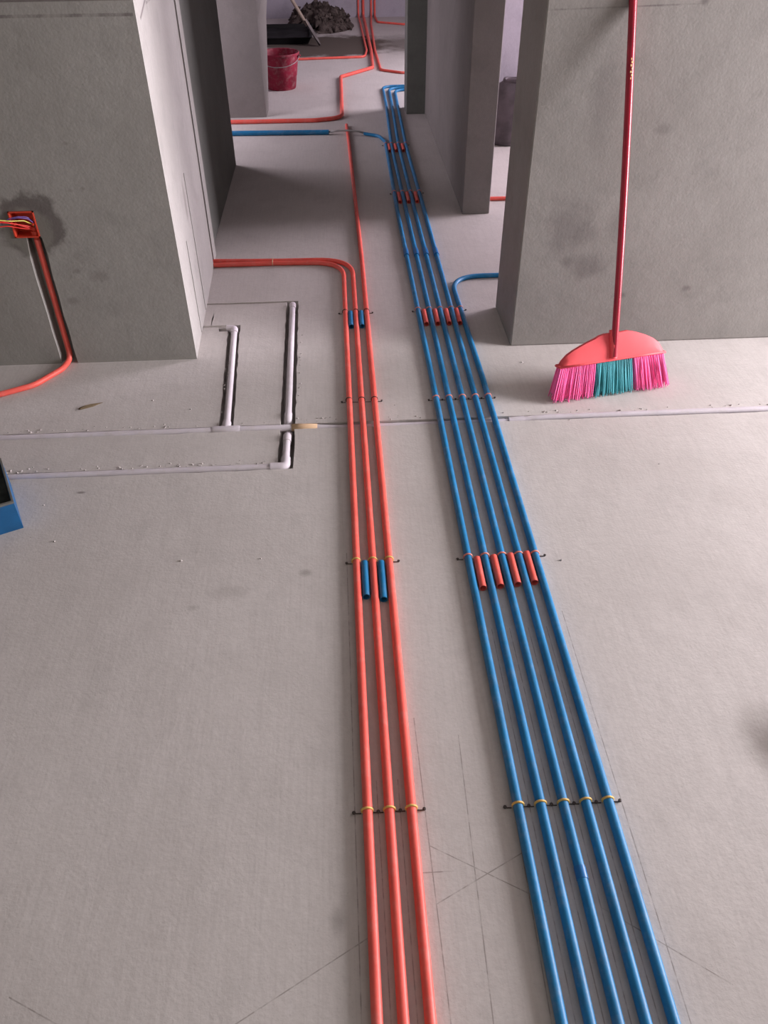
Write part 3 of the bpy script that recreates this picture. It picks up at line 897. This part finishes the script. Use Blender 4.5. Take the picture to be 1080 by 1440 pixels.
LA, LB = 0.40, 0.235
m = MB()
cbox(m, 0, LA, 0, 0.006, 0, HC - .006); cbox(m, 0, LA, LB - .006, LB, 0, HC - .006)
cbox(m, 0, 0.006, 0.006, LB - .006, 0, HC - .006); cbox(m, LA - .006, LA, 0.006, LB - .006, 0, HC - .006)
cbox(m, 0.006, LA - .006, 0.006, LB - .006, 0, 0.006)
m.build('body', M_CRATE, cr, fix=True)
m = MB()
cbox(m, -.001, LA + .001, -.001, 0.007, HC - .006, HC); cbox(m, -.001, LA + .001, LB - .007, LB + .001, HC - .006, HC)
cbox(m, -.001, 0.004, 0.007, LB - .007, HC - .006, HC); cbox(m, LA - .004, LA + .001, 0.007, LB - .007, HC - .006, HC)
m.build('rim', M_RIM, cr, fix=True)
m = MB()
gx, gy = 12, 9
vv = []
for i in range(gx + 1):
    for j in range(gy + 1):
        a, b = .007 + (LA - .014) * i / gx, .007 + (LB - .014) * j / gy
        vv.append(cpt(a, b, 0.088 + 0.009 * noise.noise(Vector((a * 22, b * 22, 1)))))
m.add(vv, [(i * (gy + 1) + j, (i + 1) * (gy + 1) + j, (i + 1) * (gy + 1) + j + 1, i * (gy + 1) + j + 1) for i in range(gx) for j in range(gy)])
m.build('dark_lining', M_DARKLID, cr, smooth=True, fix=True)

# ------------------------------------------------------------------ things in the far room
BC = (-0.425, 7.115, 0)
bk = empty('bucket', BC, 'dirty dark red plastic bucket standing on the far floor', 'bucket')
MB().lathe([(0.112, 0.0), (0.116, 0.006), (0.128, 0.09), (0.131, 0.094), (0.131, 0.104), (0.133, 0.108), (0.150, 0.238), (0.158, 0.24), (0.160, 0.252), (0.157, 0.256),
            (0.151, 0.254), (0.147, 0.240), (0.112, 0.02)], BC, 32).build('shell', M_BUCKET, bk, smooth=True, sharp=True)
pts = [(BC[0] + 0.158 * math.cos(t), BC[1] - 0.03 + 0.158 * math.sin(t) * .99, 0.235 - 0.055 * abs(math.sin(t))) for t in [math.pi * k / 16 - math.pi for k in range(17)]]
MB().tube([(p[0], p[1] - .004, p[2]) for p in pts], 0.0028, 6).build('bail', M_STEEL, bk, smooth=True)
for sgn in (-1, 1):
    MB().tube([(BC[0] + sgn * 0.148, BC[1] - .03, 0.222), (BC[0] + sgn * 0.166, BC[1] - .034, 0.236)], 0.008, 8).build('ear', M_BUCKET, bk)

tr = empty('mixing_tray', (-0.55, 9.25, 0), 'low black rubber tray in front of the rubble heap', 'tray')
m = MB()
x0, x1, y0, y1 = -1.04, -0.21, 8.90, 9.66
def ring(k, zz): return [(x0 - k, y0 - k, zz), (x1 + k, y0 - k, zz), (x1 + k, y1 + k, zz), (x0 - k, y1 + k, zz)]
lay = [ring(-0.03, 0.0), ring(0.0, 0.055), ring(0.012, 0.056), ring(0.012, 0.064), ring(-0.008, 0.064), ring(-0.035, 0.012)]
vv = [p for r_ in lay for p in r_]
ff = [(3, 2, 1, 0)]
for i in range(len(lay) - 1):
    for k in range(4):
        ff.append((i * 4 + k, i * 4 + (k + 1) % 4, (i + 1) * 4 + (k + 1) % 4, (i + 1) * 4 + k))
q = (len(lay) - 1) * 4
ff.append((q, q + 1, q + 2, q + 3))
m.add(vv, ff).build('tub', M_TRAY, tr, bevel=0.004)
m = MB(); vv = []
for i in range(13):
    for j in range(13):
        a, b = x0 + .04 + (x1 - x0 - .08) * i / 12, y0 + .04 + (y1 - y0 - .08) * j / 12
        vv.append((a, b, 0.03 + 0.025 * noise.noise(Vector((a * 7, b * 7, 4)))))
m.add(vv, [(i * 13 + j, (i + 1) * 13 + j, (i + 1) * 13 + j + 1, i * 13 + j + 1) for i in range(12) for j in range(12)]).build('black_residue', M_TRAY, tr, smooth=True)

# heap of rubble
mb = MB()
CX, CY, RX, RY, HZ = -0.13, 9.93, 0.37, 0.48, 0.20
nr, na = 16, 44
vv = [(CX, CY, HZ)]
for i in range(1, nr + 1):
    for k in range(na):
        a = 2 * math.pi * k / na
        r_ = i / nr
        x, y = CX + RX * r_ * math.cos(a), CY + RY * r_ * math.sin(a)
        hh = HZ * (1 - r_ ** 1.5) + 0.07 * (1 - r_ ** 4) * noise.noise(Vector((x * 9, y * 9, 1))) + 0.035 * (1 - r_ ** 4) * noise.noise(Vector((x * 24, y * 24, 3)))
        vv.append((x, max(y, 9.74) if x < -0.17 else y, max(0.0, hh) if i < nr else 0.0))
ff = [(0, 1 + k, 1 + (k + 1) % na) for k in range(na)]
for i in range(nr - 1):
    for k in range(na):
        ff.append((1 + i * na + k, 1 + (i + 1) * na + k, 1 + (i + 1) * na + (k + 1) % na, 1 + i * na + (k + 1) % na))
mb.add(vv, ff)
rng = random.Random(11)
for k in range(220):
    a, r_ = rng.random() * 6.283, math.sqrt(rng.random()) * 1.02
    x, y = CX + RX * r_ * math.cos(a), CY + RY * r_ * math.sin(a)
    if y > 10.40 or x > 0.19 or (x < -.17 and y < 9.74): continue
    zz = max(0, HZ * (1 - min(r_, 1) ** 1.5)) + 0.005
    s = rng.uniform(0.012, 0.04)
    v = [(x + s * rng.uniform(-1, 1), y + s * rng.uniform(-1, 1), max(0, zz + s * rng.uniform(-.6, .9))) for _ in range(1)]
    d = [Vector((1, 0, 0)), Vector((0, 1, 0)), Vector((-1, 0, 0)), Vector((0, -1, 0)), Vector((0, 0, 1)), Vector((0, 0, -1))]
    rot = Matrix.Rotation(rng.random() * 6, 3, 'Z') @ Matrix.Rotation(rng.random() * 3, 3, 'X')
    vs = [Vector(v[0]) + rot @ (q * s * rng.uniform(.6, 1.3)) for q in d]
    mb.add(vs, [(0, 1, 4), (1, 2, 4), (2, 3, 4), (3, 0, 4), (1, 0, 5), (2, 1, 5), (3, 2, 5), (0, 3, 5)])
tag(mb.build('rubble_heap', M_RUBBLE), 'dark heap of rubble and sand against the far wall', 'rubble', kind='stuff')

# shovel standing in front of the heap
sh = empty('shovel', (-0.16, 8.90, 0.07), 'long-handled shovel leaning left between black tray and rubble heap', 'shovel')
p0 = Vector((-0.130, 8.800, 0.004)); p1 = Vector((-1.09, 8.86, 1.56)); ax = (p1 - p0).normalized()
sd = ax.cross(Vector((0, 1, 0))).normalized(); sd = (Vector((0.10, 0.99, 0.0)) - ax * ax.dot(Vector((0.10, 0.99, 0)))).normalized(); nn = sd.cross(ax)
MB().tube([p0 + ax * (0.20 + k * (p1 - p0).length * 0.87 / 8) for k in range(9)], 0.016, 10).build('handle', M_WOOD, sh, smooth=True)
m = MB(); vv = []
prof = [(0.0, 0.006), (0.03, 0.035), (0.08, 0.055), (0.15, 0.062), (0.22, 0.062), (0.25, 0.045)]
for (l, hw) in prof:
    for k in range(5):
        s_ = -1 + k / 2
        vv.append(p0 + ax * l + sd * hw * s_ + nn * 0.018 * s_ * s_)
for (l, hw) in prof:
    for k in range(5):
        s_ = -1 + k / 2
        vv.append(p0 + ax * l + sd * hw * s_ + nn * (0.018 * s_ * s_ - 0.003))
ff = []
for base in (0, 30):
    for i in range(5):
        for k in range(4):
            qd = (base + i * 5 + k, base + i * 5 + k + 1, base + (i + 1) * 5 + k + 1, base + (i + 1) * 5 + k)
            ff.append(qd)
m.add(vv, ff).build('blade', M_BLADE, sh, smooth=True)

# dark sack glimpsed through the side doorway
sk = empty('cement_sack', (1.12, 5.56, 0), 'dark grey sack slumped against the pale wall beyond the right side doorway', 'sack')
m = MB()
prof = [(0.02, 0.0), (0.145, 0.004), (0.168, 0.05), (0.165, 0.13), (0.150, 0.22), (0.132, 0.29), (0.095, 0.34), (0.06, 0.365), (0.02, 0.37)]
m.lathe([(0.168 * 0 + r_, zz) for r_, zz in prof], (0, 0, 0), 30, wob=lambda a, zz: 0.10 * noise.noise(Vector((math.cos(a) * 2, math.sin(a) * 2, zz * 7))))
m.v = [(1.14 + x * 1.15, 5.48 + y * 0.78, zz) for x, y, zz in m.v]
m.build('bag', M_SACK, sk, smooth=True)
m = MB()
m.tube([(1.14 + 0.07 * math.cos(t), 5.48 + 0.05 * math.sin(t), 0.362 + .004 * math.sin(3 * t)) for t in [2 * math.pi * k / 18 for k in range(19)]], 0.012, 8)
m.build('rolled_mouth', M_SACK, sk, smooth=True)
